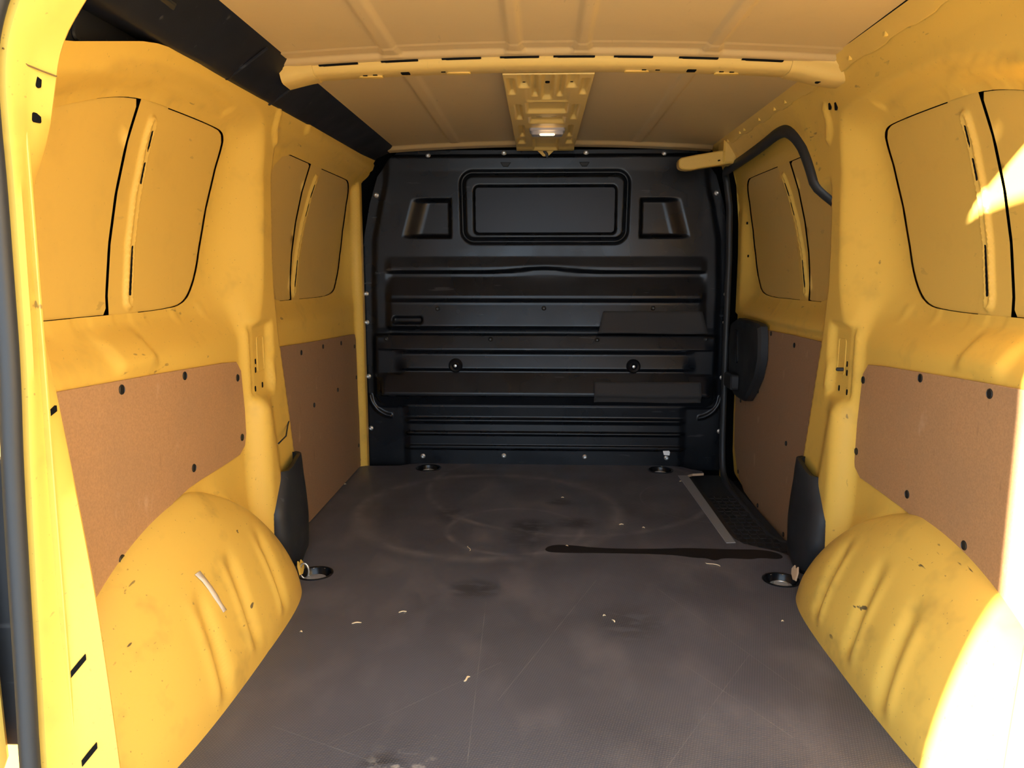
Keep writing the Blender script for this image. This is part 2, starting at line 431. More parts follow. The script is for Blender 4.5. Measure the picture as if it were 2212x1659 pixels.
def window_blank(parent, sgn, aper, level, l1, l2, cap, slots, skin=YELC):
    """outer skin seen through a window opening: two sheets, the upright rib between them with its slots"""
    A = inset(resample(aper, .012), .0009)
    d1 = np.array(l1[1]) - np.array(l1[0]); n1 = np.array([-d1[1], d1[0]]); n1 /= np.linalg.norm(n1)   # towards the rear (-y)
    d2 = np.array(l2[1]) - np.array(l2[0]); n2 = np.array([d2[1], -d2[0]]); n2 /= np.linalg.norm(n2)
    back = resample(inset(aper, -.02), .02)
    V, F = panel2d(back, sp=.06); yz('dark_backing', V, F, level(V[:, 1]) + .045, sgn, HOLE, parent)
    a = clip(A, np.array(l1[0]) + n1 * .0034, n1); V, F = panel2d(a, sp=.022)
    yz('outer_skin_sheet', V, F, level(V[:, 1]) + .0045, sgn, skin, parent)
    a = clip(A, np.array(l2[0]) - n2 * .012, n2); V, F = panel2d(a, sp=.022)
    yz('outer_skin_sheet', V, F, level(V[:, 1]) + .0045, sgn, skin, parent)
    a = clip(clip(inset(A, -.008), l1[0], -n1), l2[0], -n2); V, F = panel2d(a, sp=.005)
    d = pdist(V, np.array(cap), False)
    X = level(V[:, 1]) + .001 - .008 * (1 - ss(.009, .019, d)) + .003 * (1 - ss(.002, .008, d))
    r = yz('window_rib', V, F, X, sgn, YELC, parent, 40)
    for s0, s1 in slots:
        O = capsule(s0, s1, .0042, 6)
        zz = O[:, 1]; vs = [(sgn * (level(q[1]) + .001 - .0062), q[0], q[1]) for q in O]
        n = len(vs); vs2 = [(sgn * (level(q[1]) + .02), q[0], q[1]) for q in O]
        fs = [tuple(range(n))] + [(k, (k + 1) % n, n + (k + 1) % n, n + k) for k in range(n)]
        mesh('slot', vs + vs2, fs, HOLE, r, False)

R_SLOTS = [((1.592, 1.128), (1.589, 1.092)), ((1.582, 1.064), (1.576, 1.028)), ((1.557, .895), (1.540, .802))]
F_SLOTS = [((2.622, 1.128), (2.609, 1.092)), ((2.598, 1.064), (2.585, 1.028)), ((2.537, .875), (2.506, .795))]
R_L1, R_L2 = ((1.461, .759), (1.534, 1.181)), ((1.570, .760), (1.641, 1.18))
F_L1, F_L2 = ((2.472, .746), (2.549, 1.189)), ((2.552, .746), (2.672, 1.194))
R_CAP = [(1.536, .785), (1.590, 1.145)]; F_CAP = [(2.498, .775), (2.628, 1.150)]

LTOP = [(3.235, 1.318), (2.5, 1.30), (2.0, 1.287), (1.75, 1.283), (1.55, 1.273), (1.45, 1.262), (1.40, 1.252), (1.22, 1.202), (.99, 1.15)]
wl_out = np.array([(.99, -.10), (3.235, -.10)] + LTOP)
V, F = panel2d(wl_out, [APER_R, APER_F], .009)
wall_left = yz('wall_left', V, F, wall_surface(V, False), -1, YEL)
tag(wall_left, 'yellow pressed steel side wall with two blanked windows on the left', kind='structure')
window_blank(wall_left, -1, APER_R, lvR, R_L1, R_L2, R_CAP, R_SLOTS)
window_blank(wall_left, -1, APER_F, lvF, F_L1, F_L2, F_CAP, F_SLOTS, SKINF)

OPEN = chaikin([(3.19, .02), (3.20, .3), (3.212, .7), (3.214, 1.0), (3.213, 1.17), (3.205, 1.236), (3.12, 1.240), (2.887, 1.246), (2.62, 1.257), (2.47, 1.268), (2.37, 1.258), (2.295, 1.19), (2.25, 1.10), (2.225, 1.0), (2.21, .85), (2.215, .65), (2.24, .45), (2.27, .25), (2.285, .05), (2.29, -.05), (2.5, -.052), (2.9, -.05), (3.10, -.045)], 3)
wr_out = np.array([(.99, -.10), (3.235, -.10), (3.235, 1.345), (2.0, 1.347), (.99, 1.345)])
V, F = panel2d(wr_out, [APER_R, OPEN], .009)
wall_right = yz('wall_right', V, F, wall_surface(V, True), 1, YEL)
tag(wall_right, 'yellow pressed steel side wall with door opening on the right', kind='structure')
window_blank(wall_right, 1, APER_R, lvR, R_L1, R_L2, R_CAP, R_SLOTS)
# roof seam tabs and swages on the upper right wall
for y0 in (1.66, 1.84, 2.30, 2.40, 2.56, 2.74, 2.80, 2.97):
    o = rrect(y0 - .006, 1.318, y0 + .006, 1.346, .004, 2)
    x0 = float(pprof(1.33)) - .002
    prism('seam_tab', o, .007, ((x0, 0, 0), (0, 1, 0), (-.45, 0, .9), (-.9, 0, -.45)) if False else ((x0 + .004, 0, 0), (0, 1, 0), (0, 0, 1), (-1, 0, 0)), YEL, wall_right, .0015)
for y0, z0, dy in ((2.03, 1.262, .006), (2.065, 1.27, .006)):
    insert('slot', capsule((y0, z0 - .010), (y0 + dy, z0 + .010), .005, 5), float(pprof(z0)) - .0012, 1, wall_right)

sv = []; yy = np.linspace(.99, 3.2, 90)
for k, y0 in enumerate(yy):
    g = .004 if (k // 4) % 2 else 0.0
    for z0, dx in ((1.3155 - g, .0035), (1.3165 - g, .006), (1.338, .006), (1.346, .004)): sv.append((float(pprof(z0)) - dx, y0, z0))
mesh('roof_flange', sv, [(4 * i + k, 4 * i + k + 1, 4 * i + k + 5, 4 * i + k + 4) for i in range(len(yy) - 1) for k in range(3)], YELC, wall_right, True, 30)
tube('seam_line', [(float(pprof(1.346)) - .0045, y0, 1.3465) for y0 in yy[::3]], .0016, HOLE, wall_right, 5)
# wheel arches
def wheel_arch(sgn, parent):
    n1, n2 = 200, 84; vs = []; fs = []
    for i in range(n1 + 1):
        th = math.pi * i / n1; n = 3.4 - 1.75 * math.sin(th) ** 1.2
        ry, rz = arch_rim(th, sgn)
        for j in range(n2 + 1):
            ph = math.pi / 2 * j / n2
            rho = math.sin(ph) ** (2 / n); dep = math.cos(ph) ** (2 / n) if j < n2 else 0
            y = 1.58 + rho * (ry - 1.58); z = -.02 + rho * (rz + .02)
            rimx = .806 - .024 * float(ss(1.66, 1.82, y))
            X = rimx - (rimx - .626) * dep
            X += .10 * max(0, z - .05) * dep                                        # the face leans outwards as it rises
            for gy, z0, z1, sl in ((1.71, .05, .20, .12), (1.53, .05, .21, .16), (1.37, .03, .19, .20)):
                g = y - (gy + sl * (z - .12)); win = float(ss(z0 - .03, z0 + .03, z) * (1 - ss(z1 - .02, z1 + .05, z)))
                X += dep * win * (.015 * math.exp(-((g - .016) / .020) ** 2) - .006 * math.exp(-((g + .022) / .014) ** 2))
            vs.append((sgn * X, y, z))
    m = n2 + 1
    for i in range(n1):
        for j in range(n2):
            q = (i * m + j, i * m + j + 1, (i + 1) * m + j + 1, (i + 1) * m + j); fs.append(q if sgn < 0 else q[::-1])
    o = mesh('wheel_arch', vs, fs, YELW, parent); return o
archL = wheel_arch(-1, wall_left); archR = wheel_arch(1, wall_right)
tag(archL, 'scuffed yellow wheel arch with pressed grooves'); tag(archR, 'sunlit yellow wheel arch with pressed grooves')

# details on the pillars: punched holes and an outlined plate
for sgn, par in ((-1, wall_left), (1, wall_right)):
    for (y0, z0, r0) in ((2.0, .605, .0035), (1.998, .582, .004), (1.99, .532, .004), (2.043, .535, .004)):
        insert('punched_hole', capsule((y0, z0 - .004), (y0, z0 + .004), r0, 5), float(wall_surface(np.array([[y0, z0]]), sgn > 0)[0]) - .0008, sgn, par)
    pl = rrect(2.015, .575, 2.062, .668, .008, 4)
    X0 = float(wall_surface(np.array([[2.04, .62]]), sgn > 0)[0])
    tube('pressed_outline', [(sgn * X0, p[0], p[1]) for p in pl], .0016, YEL, par, 6, True)
tube('sealer_bead', [(-.742, 2.03, .372), (-.744, 2.10, .378), (-.762, 2.17, .392), (-.768, 2.20, .40)], .0022, RUB, wall_left, 6)

lathe('stud', [(.005, -.004), (.005, .012), (.003, .014), (.0005, .014)], ((.768, 1.995, .592), (0, 1, 0), (0, 0, 1), (-1, 0, 0)), RUB, wall_right, 10)

# ------------------------------------------------------------------ sliding door on the right
V, F = panel2d(chaikin([(2.17, -.07), (3.06, -.07), (3.21, .0), (3.235, .3), (3.235, 1.25), (3.2, 1.285), (2.40, 1.30), (2.17, 1.25)], 1), [APER_F], .011)
z = V[:, 1]; Xd = np.where(z < .66, .812, np.minimum(.812, pprof(z) + .034)); Xd = Xd + .02 * ss(.0, -.06, z)
Xd = bowl(V, Xd, BOWL_F, APER_F, lambda q: lvF(q) + .004)
for y0 in (2.62, 2.74, 2.88):
    Xd = Xd - .002 * (1 - ss(.003, .006, abs(V[:, 0] - y0))) * (z < .755) * (z > .70)
door_1 = yz('door_1', V, F, Xd, 1, YEL)
tag(door_1, 'yellow sliding side door with blanked window behind black seal', kind='structure')
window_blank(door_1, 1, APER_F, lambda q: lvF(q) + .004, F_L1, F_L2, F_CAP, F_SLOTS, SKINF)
for yy, zz in ((3.135, 1.03), (3.14, .90)):
    insert('screw_hole', capsule((yy, zz - .001), (yy, zz + .001), .004, 5), float(np.interp(zz, [.9, 1.03], [.823, .812])) - .006, 1, door_1)
Lp = resample(OPEN, .02); Xo = wall_surface(Lp, True)
o = tube('trim_1', [(x - .004, p[0], p[1]) for x, p in zip(Xo, Lp)], (.013, .019), RUB, None, 10, True, (1, 0, 0))
tag(o, 'black rubber seal around the sliding door opening', kind='structure')

# handle cover and latch on the sliding door
hc = empty('door_handle_cover', (.785, 3.0, .5)); hc.parent = None
P = chaikin([(3.16, .655), (2.80, .655), (2.755, .64), (2.742, .49), (2.89, .352), (2.95, .338), (3.10, .34), (3.17, .40), (3.19, .55)], 1)
def local(o, parent):
    o.parent = parent; o.location = -parent.location; return o
local(prism('body', P, .034, ((.80, 0, 0), (0, 1, 0), (0, 0, 1), (-1, 0, 0)), BLKM, None, .010), hc)
local(prism('grip', capsule((3.03, .49), (3.05, .60), .012), .006, ((.766, 0, 0), (0, 1, 0), (0, 0, 1), (-1, 0, 0)), BLK, None, .002), hc)
tag(hc, 'black plastic handle cover on the sliding door, beside the bulkhead', 'handle')
o = prism('latch_catch', rrect(2.985, .375, 3.10, .437, .012), .03, ((.762, 0, 0), (0, 1, 0), (0, 0, 1), (-1, 0, 0)), BLKM, None, .006)
tag(o, 'small black latch block on the seal below the handle cover', 'latch')

# ------------------------------------------------------------------ hardboard lining panels with their black plugs
def lining(name, outline, X, sgn, mat, plugs, label, r=.0095):
    root = empty(name, (sgn * X, float(np.mean([p[0] for p in outline])), float(np.min([p[1] for p in outline]))))
    b = prism('board', outline, .005, ((sgn * (X + .005), 0, 0), (0, 1, 0), (0, 0, 1), (-sgn, 0, 0)), mat, None, .0008); local(b, root)
    for yy, zz in plugs:
        p = lathe('plug', [(r, 0), (r, .0012), (r * .86, .0022), (r * .80, .0012), (.0005, .0010)], ((sgn * X, yy, zz), (0, 1, 0), (0, 0, 1), (-sgn, 0, 0)), PLUG, None, 18); local(p, root)
    tag(root, label, 'wall panel', 'hardboard lining panels'); return root
PB = [(1.03, .664), (1.5, .641), (1.82, .623), (1.90, .616), (1.926, .59), (1.938, .48), (1.938, .42), (1.925, .39), (1.89, .375), (1.80, .373), (1.66, .373)]
LB = PB + [(1.60, .371), (1.53, .362), (1.41, .330), (1.33, .302), (1.28, .275), (1.24, .245), (1.20, .20), (1.03, .10)]
RB = PB[:6] + [(1.945, .42), (1.948, .38), (1.935, .345), (1.90, .327), (1.80, .325), (1.68, .321), (1.54, .312), (1.43, .298), (1.35, .27), (1.30, .24), (1.24, .20), (1.03, .10)]
lining('lining_panel', LB, .794, -1, MDF, [(1.362, .631), (1.613, .621), (1.90, .575), (1.908, .417), (1.628, .410), (1.318, .318)], 'brown hardboard panel on the left wall above the scuffed wheel arch')
lining('lining_panel', RB, .794, 1, MDF, [(1.385, .629), (1.637, .621), (1.92, .575), (1.931, .388), (1.653, .359), (1.420, .329)], 'brown hardboard panel on the right wall above the sunlit wheel arch')
LF = [(2.20, .622), (2.60, .602), (3.13, .580), (3.152, .577), (3.165, .555), (3.172, .3), (3.20, .003), (2.20, .003)]
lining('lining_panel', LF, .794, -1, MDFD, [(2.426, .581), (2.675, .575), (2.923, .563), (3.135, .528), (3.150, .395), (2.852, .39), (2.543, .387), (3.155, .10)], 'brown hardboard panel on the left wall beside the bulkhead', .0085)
RF = [(2.19, .640), (2.50, .637), (2.79, .630), (3.14, .618), (3.16, .60), (3.175, .23), (3.16, .11), (3.10, .02), (2.98, -.035), (2.75, -.052), (2.38, -.060), (2.19, -.060)]
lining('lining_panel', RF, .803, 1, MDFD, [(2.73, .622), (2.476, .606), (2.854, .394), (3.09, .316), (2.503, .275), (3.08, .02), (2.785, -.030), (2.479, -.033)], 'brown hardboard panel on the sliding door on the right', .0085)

# ------------------------------------------------------------------ black corner covers at the foot of the pillars
def pillar_cover(sgn, label):
    # horizontal section swept up: rear edge on the pillar, round nose, front edge towards the lining
    zs = np.linspace(0, 1, 15); vs = []; fs = []; ns = 17
    for k, t in enumerate(zs):
        z = .002 + t * .298
        yr = np.interp(z, [0, .10, .20, .30], [2.055, 1.985, 1.99, 2.06]); yfr = np.interp(z, [0, .02, .3], [2.14, 2.205, 2.215])
        xi = np.interp(z, [0, .12, .3], [.716, .712, .730])
        path = [(.765, yr - .004), (xi + .012, yr), (xi + .002, yr + .03), (xi, (yr + yfr) / 2), (xi + .002, yfr - .03), (xi + .012, yfr), (.80, yfr + .012)]
        path = resample(chaikin(path, 2, False), .01, False)
        s = np.linspace(0, len(path) - 1, ns); path = np.stack([np.interp(s, range(len(path)), path[:, q]) for q in (0, 1)], 1)
        tz = z - .016 * (1 - min(1, (ns - 1 - 0) / 1)) 
        for j, p in enumerate(path):
            ztop = .302 - .022 * ss(.62, .15, j / (ns - 1)); zz = .002 + t * (float(ztop) - .002)
            vs.append((sgn * p[0], p[1], zz))
    for k in range(len(zs) - 1):
        for j in range(ns - 1):
            q = (k * ns + j, k * ns + j + 1, (k + 1) * ns + j + 1, (k + 1) * ns + j); fs.append(q if sgn > 0 else q[::-1])
    # top rim folds back to the pillar
    base = len(vs); top = [vs[(len(zs) - 1) * ns + j] for j in range(ns)]
    for p in top: vs.append((sgn * (abs(p[0]) + .012), p[1] + .004, p[2] - .002))
    for j in range(ns - 1): q = ((len(zs) - 1) * ns + j, (len(zs) - 1) * ns + j + 1, base + j + 1, base + j); fs.append(q if sgn > 0 else q[::-1])
    o = mesh('pillar_cover', vs, fs, BLKM, None, True, 50)
    md = o.modifiers.new('thickness', 'SOLIDIFY'); md.thickness = .003; md.offset = -1
    tag(o, label, 'cover', 'black pillar foot covers')
pillar_cover(-1, 'black plastic cover at the foot of the left pillar')
pillar_cover(1, 'black plastic cover at the foot of the right pillar')

# ------------------------------------------------------------------ bulkhead
BT = np.array([(1.36, 0), (1.318, 0), (1.305, 1.3), (1.25, 1.0), (.90, 1.2), (.855, 2.2), (.842, 2.2), (.828, .6), (.815, .6), (.737, 3.0), (.725, 3.1), (.708, 2.0), (.70, 2.0),
      (.612, 3.6), (.606, 3.6), (.590, .8), (.575, .6), (.569, 2.6), (.512, 4.3), (.505, 4.3), (.490, 3.1), (.485, 3.1), (.432, 4.5), (.428, 4.5), (.416, 3.5), (.411, 3.5),
      (.325, 7.2), (.314, 7.1), (.302, 2.2), (.262, .6), (.256, .9), (.21, .5), (.198, 1.6), (.190, 1.6), (.180, .5), (.149, .6), (.145, 2.3), (.138, 2.4), (.126, 1.0),
      (.087, 1.0), (.082, 1.9), (.07, 1.9), (.064, .8), (-.03, .8)])[::-1]
BE = np.array([(-.03, 0), (.06, 0), (.25, 0), (.275, 1.5), (.30, 3.0), (.56, 3.0), (.575, .8), (.60, 1.2), (.9, 1.2), (1.30, 1.2), (1.318, 0), (1.36, 0)])
bx_out = lambda z: np.interp(z, [-.03, .42, .74, .97, 1.12, 1.23, 1.295, 1.335], [.778, .778, .778, .768, .738, .703, .655, .61])
def sd_rr(x, z, x0, z0, x1, z1, r):
    qx = abs(x - (x0 + x1) / 2) - (x1 - x0) / 2 + r; qz = abs(z - (z0 + z1) / 2) - (z1 - z0) / 2 + r
    return np.hypot(np.maximum(qx, 0), np.maximum(qz, 0)) + np.minimum(np.maximum(qx, qz), 0) - r
def bulk(x, z):
    x = np.asarray(x, float); z = np.asarray(z, float); ax = abs(x)
    zz = z - .016 * np.exp(-(x / .13) ** 2) * np.exp(-((z - .845) / .03) ** 2)
    rib = np.interp(zz, BT[:, 0], BT[:, 1]) / 100; edge = np.interp(z, BE[:, 0], BE[:, 1]) / 100
    xl = np.interp(z, [0, .24, .26, .57, .58, .62, 1.3], [.60, .60, .70, .70, .66, .665, .665])
    wd = np.where((z > .38) & (z < .575), .06, .035)
    xr = np.where((z > .40) & (z < .51), .615, np.where((z > .26) & (z < .57), .70, np.where(z > .575, .665, .60)))
    m = 1 - ss(-wd / 2, wd / 2, ax - xr)
    xb = bx_out(z) - .045
    eb = edge * (1 - ss(-.02, .012, ax - xb))
    D = eb * (1 - m) + np.maximum(rib, 0) * m
    # round lower corners of the box
    cx, cz, R = .655, .335, .085
    out = (ax > cx) & (z < cz) & (z > .22) & (np.hypot(ax - cx, z - cz) > R)
    D = np.where(out, np.minimum(D, .004), D)
    # arc rib in the corner of the flange
    ra = np.hypot(ax - .655, z - .315); an = (ax - .655 > .01) & (z - .315 < -.01)
    D = D + np.where(an, .009 * (1 - ss(.004, .011, abs(ra - .105))), 0)
    # window frame, pane recess
    f = sd_rr(x, z, -.352 + .02 * (1.2 - z), .958, .345 - .02 * (1.2 - z), 1.247, .05); D = D - .012 * (1 - ss(0, .014, abs(f + .004))) + .010 * (1 - ss(-.022, -.010, f))
    f = sd_rr(x, z, -.303, .988, .300, 1.195, .025); D = D - .020 * (1 - ss(-.014, -.002, f))
    # side pockets, deep at the inner side and running out to the outer one
    xo = .566 + (1.137 - z) * .28
    f = np.maximum(np.maximum(.392 - ax, ax - xo), np.maximum(z - 1.140, .976 - z))
    D = D - .034 * ss(0, .016, -f) * ss(.0, .085, xo - ax)
    # hand slot
    f = np.hypot(np.maximum(abs(x + .584) - .050, 0), z - .632) - .014; D = D - .022 * (1 - ss(-.004, .003, f))
    # seats for the flange bolts
    for bxx, bz, hw in ((.757, .745, .03), (.76, .62, .03), (.76, .386, .035), (.752, .153, .048)):
        f = sd_rr(ax, z, bxx - hw, bz - .028, bxx + hw + .05, bz + .026, .012); D = D + .005 * (1 - ss(-.006, .0, abs(f)))
    return D
zs = np.unique(np.round(np.r_[np.arange(-.02, 1.338, .005), BT[(BT[:, 0] > -.02) & (BT[:, 0] < 1.336), 0]], 4))
us = np.linspace(-1, 1, 341); ZZ, UU = np.meshgrid(zs, us, indexing='ij'); XX = UU * bx_out(ZZ)
DD = bulk(XX, ZZ); nz, nu = XX.shape
vs = np.stack([XX, 3.25 - DD, ZZ], -1).reshape(-1, 3)
ii = np.arange(nz * nu).reshape(nz, nu)
fs = np.stack([ii[:-1, :-1], ii[:-1, 1:], ii[1:, 1:], ii[1:, :-1]], -1).reshape(-1, 4)
bulkhead = empty('bulkhead', (0, 3.25, 0))
tag(bulkhead, 'black ribbed plastic bulkhead partition at the front of the cargo bay', 'partition')
local(mesh('panel', vs, fs, BLK, None, True), bulkhead)
GLS = plain('dark_glass', (0.010, 0.011, 0.016), 0.35, 0, 0.25)
pane = prism('window_pane', rrect(-.294, .996, .291, 1.188, .02), .002, ((0, 3.262, 0), (1, 0, 0), (0, 0, 1), (0, -1, 0)), GLS, None, .0005)
pane.location.y = 0
yp = 3.25 - float(bulk(0.0, 1.09)); pane.location = (0, yp - 3.262 - .0005, 0)
pane.parent = bulkhead; pane.location = (0, yp - 3.262 - .0005 - 3.25, 0)
def bolt(x, z, r, mat, name):
    y = 3.25 - float(bulk(x, z))
    o = lathe(name, [(r * 1.25, 0), (r * 1.25, .0015), (r, .003), (r * .95, .0055), (r * .62, .007), (r * .5, .0055), (.0005, .005)], ((x, y, z), (1, 0, 0), (0, 0, 1), (0, -1, 0)), mat, None, 16)
    local(o, bulkhead)
BOLT = [(-.487, 1.312), (-.172, 1.322), (.167, 1.322), (.487, 1.316), (-.709, 1.155), (-.764, .743), (-.765, .621), (-.764, .386), (-.760, .155), (.708, 1.159), (.764, .743), (.765, .624),
        (.762, .388), (.760, .153), (-.531, .033), (-.174, .038), (.18, .036), (.534, .035)]
for x, z in BOLT: bolt(x, z, .0085, STEEL, 'bolt')
for x, z in ((-.454, .681), (-.003, .684), (.456, .685), (-.229, .552), (.223, .551), (-.675, .552), (.679, .555)): bolt(x, z, .008, PLUG, 'push_pin')
for x in (-.378, .377):
    y = 3.25 - float(bulk(x, .437))
    b0 = b = lathe('lashing_boss', [(.030, -.006), (.030, .004), (.024, .010), (.016, .006), (.012, .008), (.006, .016), (.0005, .018)], ((x, y, .441), (1, 0, 0), (0, 0, 1), (0, -1, 0)), BLK, None, 24); local(b, bulkhead)
    b = lathe('boss_pin', [(.006, .0), (.006, .019), (.0005, .0205)], ((x, y, .441), (1, 0, 0), (0, 0, 1), (0, -1, 0)), STEEL, None, 12); b.parent = b0
for x in (-.165, .16):
    b = prism('clip_tab', [(-.022, .012), (.022, .012), (.010, -.006), (-.010, -.006)], .006, ((x, 3.24, 1.272), (1, 0, 0), (0, 0, 1), (0, -1, 0)), BLKM, None, .002); local(b, bulkhead)

# foam strips stuck on the bulkhead
def foam(name, x0, x1, z0, z1, hem, label):
    vs = []; n = 28; m = 9
    for i in range(m):
        t = i / (m - 1); z = z1 + (z0 - z1) * t
        for k in range(n):
            s = k / (n - 1); sx = hem * (t - .5)
            x = (x0 - sx) + (x1 - x0 + 2 * sx) * s
            y = 3.25 - max(float(bulk(x, z)), .030 + .018 * t) - .019 - .0015 * math.sin(9 * s + 5 * t) - .008 * max(0, t - .75)
            vs.append((x, y, z + .002 * math.sin(7 * s) * t))
    fs = [(i * n + k, (i + 1) * n + k, (i + 1) * n + k + 1, i * n + k + 1) for i in range(m - 1) for k in range(n - 1)]
    o = mesh(name, vs, fs, FOAM); md = o.modifiers.new('thickness', 'SOLIDIFY'); md.thickness = .010; md.offset = -1
    tag(o, label, 'foam strip', 'foam strips on the bulkhead')
foam('foam_strip', .236, .668, .583, .674, .022, 'upper grey foam strip with folded ends on the right of the bulkhead')
foam('foam_strip', .212, .660, .290, .378, .0, 'lower grey foam strip over the bulkhead box edge')
o = prism('paper_scrap', [(-.015, .010), (.012, .011), (.016, .004), (.014, -.010), (-.010, -.008)], .001, ((.530, 3.225, .060), (1, 0, 0), (0, 0, 1), (0, -1, 0)), PAPER, None, .0002)
tag(o, 'white paper scrap stuck on the lower edge of the bulkhead', 'paper scrap')

# ------------------------------------------------------------------ floor, step, cups
CUPS = [(-.650, 2.017, .046), (.651, 2.019, .046), (-.496, 3.165, .050), (.497, 3.165, .050)]
fl = np.array([(-.81, .93), (.81, .93), (.81, 2.17), (.735, 2.20), (.700, 2.245), (.640, 2.28), (.610, 2.31), (.600, 2.36), (.600, 3.07), (.590, 3.095), (.605, 3.11), (.675, 3.125), (.69, 3.145), (.63, 3.185), (.59, 3.235), (.50, 3.242), (-.57, 3.242), (-.63, 3.20), (-.81, 3.19)])
holes = [np.array([(cx + r * math.cos(q), cy + r * math.sin(q)) for q in np.linspace(0, 2 * math.pi, 40)[:-1]]) for cx, cy, r in CUPS]
def sheet(name, outer, holes, z0, z1, mat, sp, edge_mat=None):
    V, F = panel2d(outer, holes, sp); n = len(V)
    vs = np.vstack([np.c_[V, np.full(n, z1)], np.c_[V, np.full(n, z0)]]); cnt = {}
    for f in F:
        for a, b in ((f[0], f[1]), (f[1], f[2]), (f[2], f[0])): cnt[(a, b)] = 1
    side = [(a, a + n, b + n, b) for (a, b) in cnt if (b, a) not in cnt]
    o = mesh(name, vs, [tuple(f) for f in F] + [tuple(f[::-1] + n) for f in F] + side, mat, None, False)
    if edge_mat:
        o.data.materials.append(edge_mat); k = len(F)
        for p in o.data.polygons:
            if p.index >= 2 * k: p.material_index = 1
    return o
floor = sheet('floor', fl, holes, -.010, 0.0, PLY, .05, PLYE)
tag(floor, 'dark brown film-faced plywood cargo floor', kind='structure')
sub = prism('subfloor', [(-.86, .93), (.86, .93), (.86, 3.24), (-.86, 3.24)], .02, ((0, 0, -.085), (1, 0, 0), (0, 1, 0), (0, 0, 1)), RUB, floor, .001)
# step mat
bm = bmesh.new()
vs = []; ny, nx = 64, 20
for i in range(ny + 1):
    for j in range(nx + 1):
        y = 2.20 + (3.235 - 2.20) * i / ny; x = .585 + .207 * j / nx
        z = -.040 + .030 * (1 - float(ss(0, .05, x - .600))) + .012 * float(ss(.77, .82, x)); vs.append((x, y, z))
fs = [(i * (nx + 1) + j, i * (nx + 1) + j + 1, (i + 1) * (nx + 1) + j + 1, (i + 1) * (nx + 1) + j) for i in range(ny) for j in range(nx)]
bm.free()
step = empty('step_mat', (.69, 2.7, -.04)); tag(step, 'black rubber step mat in the sliding doorway', 'mat')
local(mesh('mat', vs, fs, RUB), step)
nb = 0
for i in range(16):
    for j in range(5):
        x = .648 + j * .027 + (i % 2) * .006; y = 2.31 + i * .040
        b = prism('tread', rrect(-.0105, -.016, .0105, .016, .003, 2), .0025, ((x, y, -.0402), (1, 0, 0), (0, 1, 0), (0, 0, 1)), BLKM, None, .001)
        local(b, step)
o = prism('threshold_strip', [(.557, 3.078), (.597, 3.080), (.598, 2.304), (.568, 2.300)], .0025, ((0, 0, 0), (1, 0, 0), (0, 1, 0), (0, 0, 1)), plain('brushed_aluminium', (.40, .40, .40), .42, .5), None, .001)
tag(o, 'bare aluminium edge strip beside the black step mat', 'edge strip')

def cup(cx, cy, r, ring, label):
    root = empty('lashing_eye', (cx, cy, 0)); fr = ((0, 0, 0), (1, 0, 0), (0, 1, 0), (0, 0, 1))
    lathe('cup', [(r * 1.10, .0), (r * 1.10, .0022), (r * 1.0, .003), (r * .93, .0005), (r * .86, -.016), (r * .70, -.024), (.0005, -.024)], fr, BLK, root, 32)
    lathe('base_plate', [(r * .66, -.024), (r * .66, -.014), (r * .5, -.012), (r * .2, -.010), (.0005, -.010)], fr, GALV, root, 24)
    if ring:
        P = [(-.020 + .018 * math.sin(q) * .7 - .012, .004 + .0 * q, .006 + .022 * math.cos(q)) for q in np.linspace(0, 2 * math.pi, 21)[:-1]]
        tube('ring', P, .0028, STEEL, root, 8, True)
        tube('shank', [(-.016, .004, -.010), (-.024, .004, -.012), (-.026, .004, -.022)], .004, STEEL, root, 8)
    else:
        P = [(r * .45 * math.cos(q), r * .45 * math.sin(q), -.0115) for q in np.linspace(0, 2 * math.pi, 21)[:-1]]
        tube('ring', P, .0026, STEEL, root, 8, True)
    tag(root, label, 'lashing eye', 'recessed lashing eyes in the floor')
cup(*CUPS[0], True, 'recessed floor lashing eye with raised ring by the left wheel arch')
cup(*CUPS[1], False, 'recessed floor lashing eye by the right wheel arch')
cup(*CUPS[2], False, 'recessed floor lashing eye at the left foot of the bulkhead')
cup(*CUPS[3], False, 'recessed floor lashing eye at the right foot of the bulkhead')

# wet streak
W = chaikin([(-.002, 2.226), (.012, 2.256), (.047, 2.268), (.10, 2.260), (.145, 2.246), (.25, 2.238), (.373, 2.244), (.43, 2.254), (.57, 2.246), (.66, 2.249), (.705, 2.222), (.712, 2.188), (.69, 2.170), (.64, 2.182), (.609, 2.166), (.53, 2.178), (.50, 2.150), (.478, 2.174), (.446, 2.172), (.40, 2.190), (.366, 2.196), (.20, 2.202), (.046, 2.198), (.008, 2.206)], 2)
WET = plain('wet_film', (0.010, 0.008, 0.008), 0.55, 0, 0.35)
o = prism('wet_streak', W, .0007, ((0, 0, .0001), (1, 0, 0), (0, 1, 0), (0, 0, 1)), WET, None, .0003)
tag(o, 'long dark wet streak running across the floor to the step', 'spill')

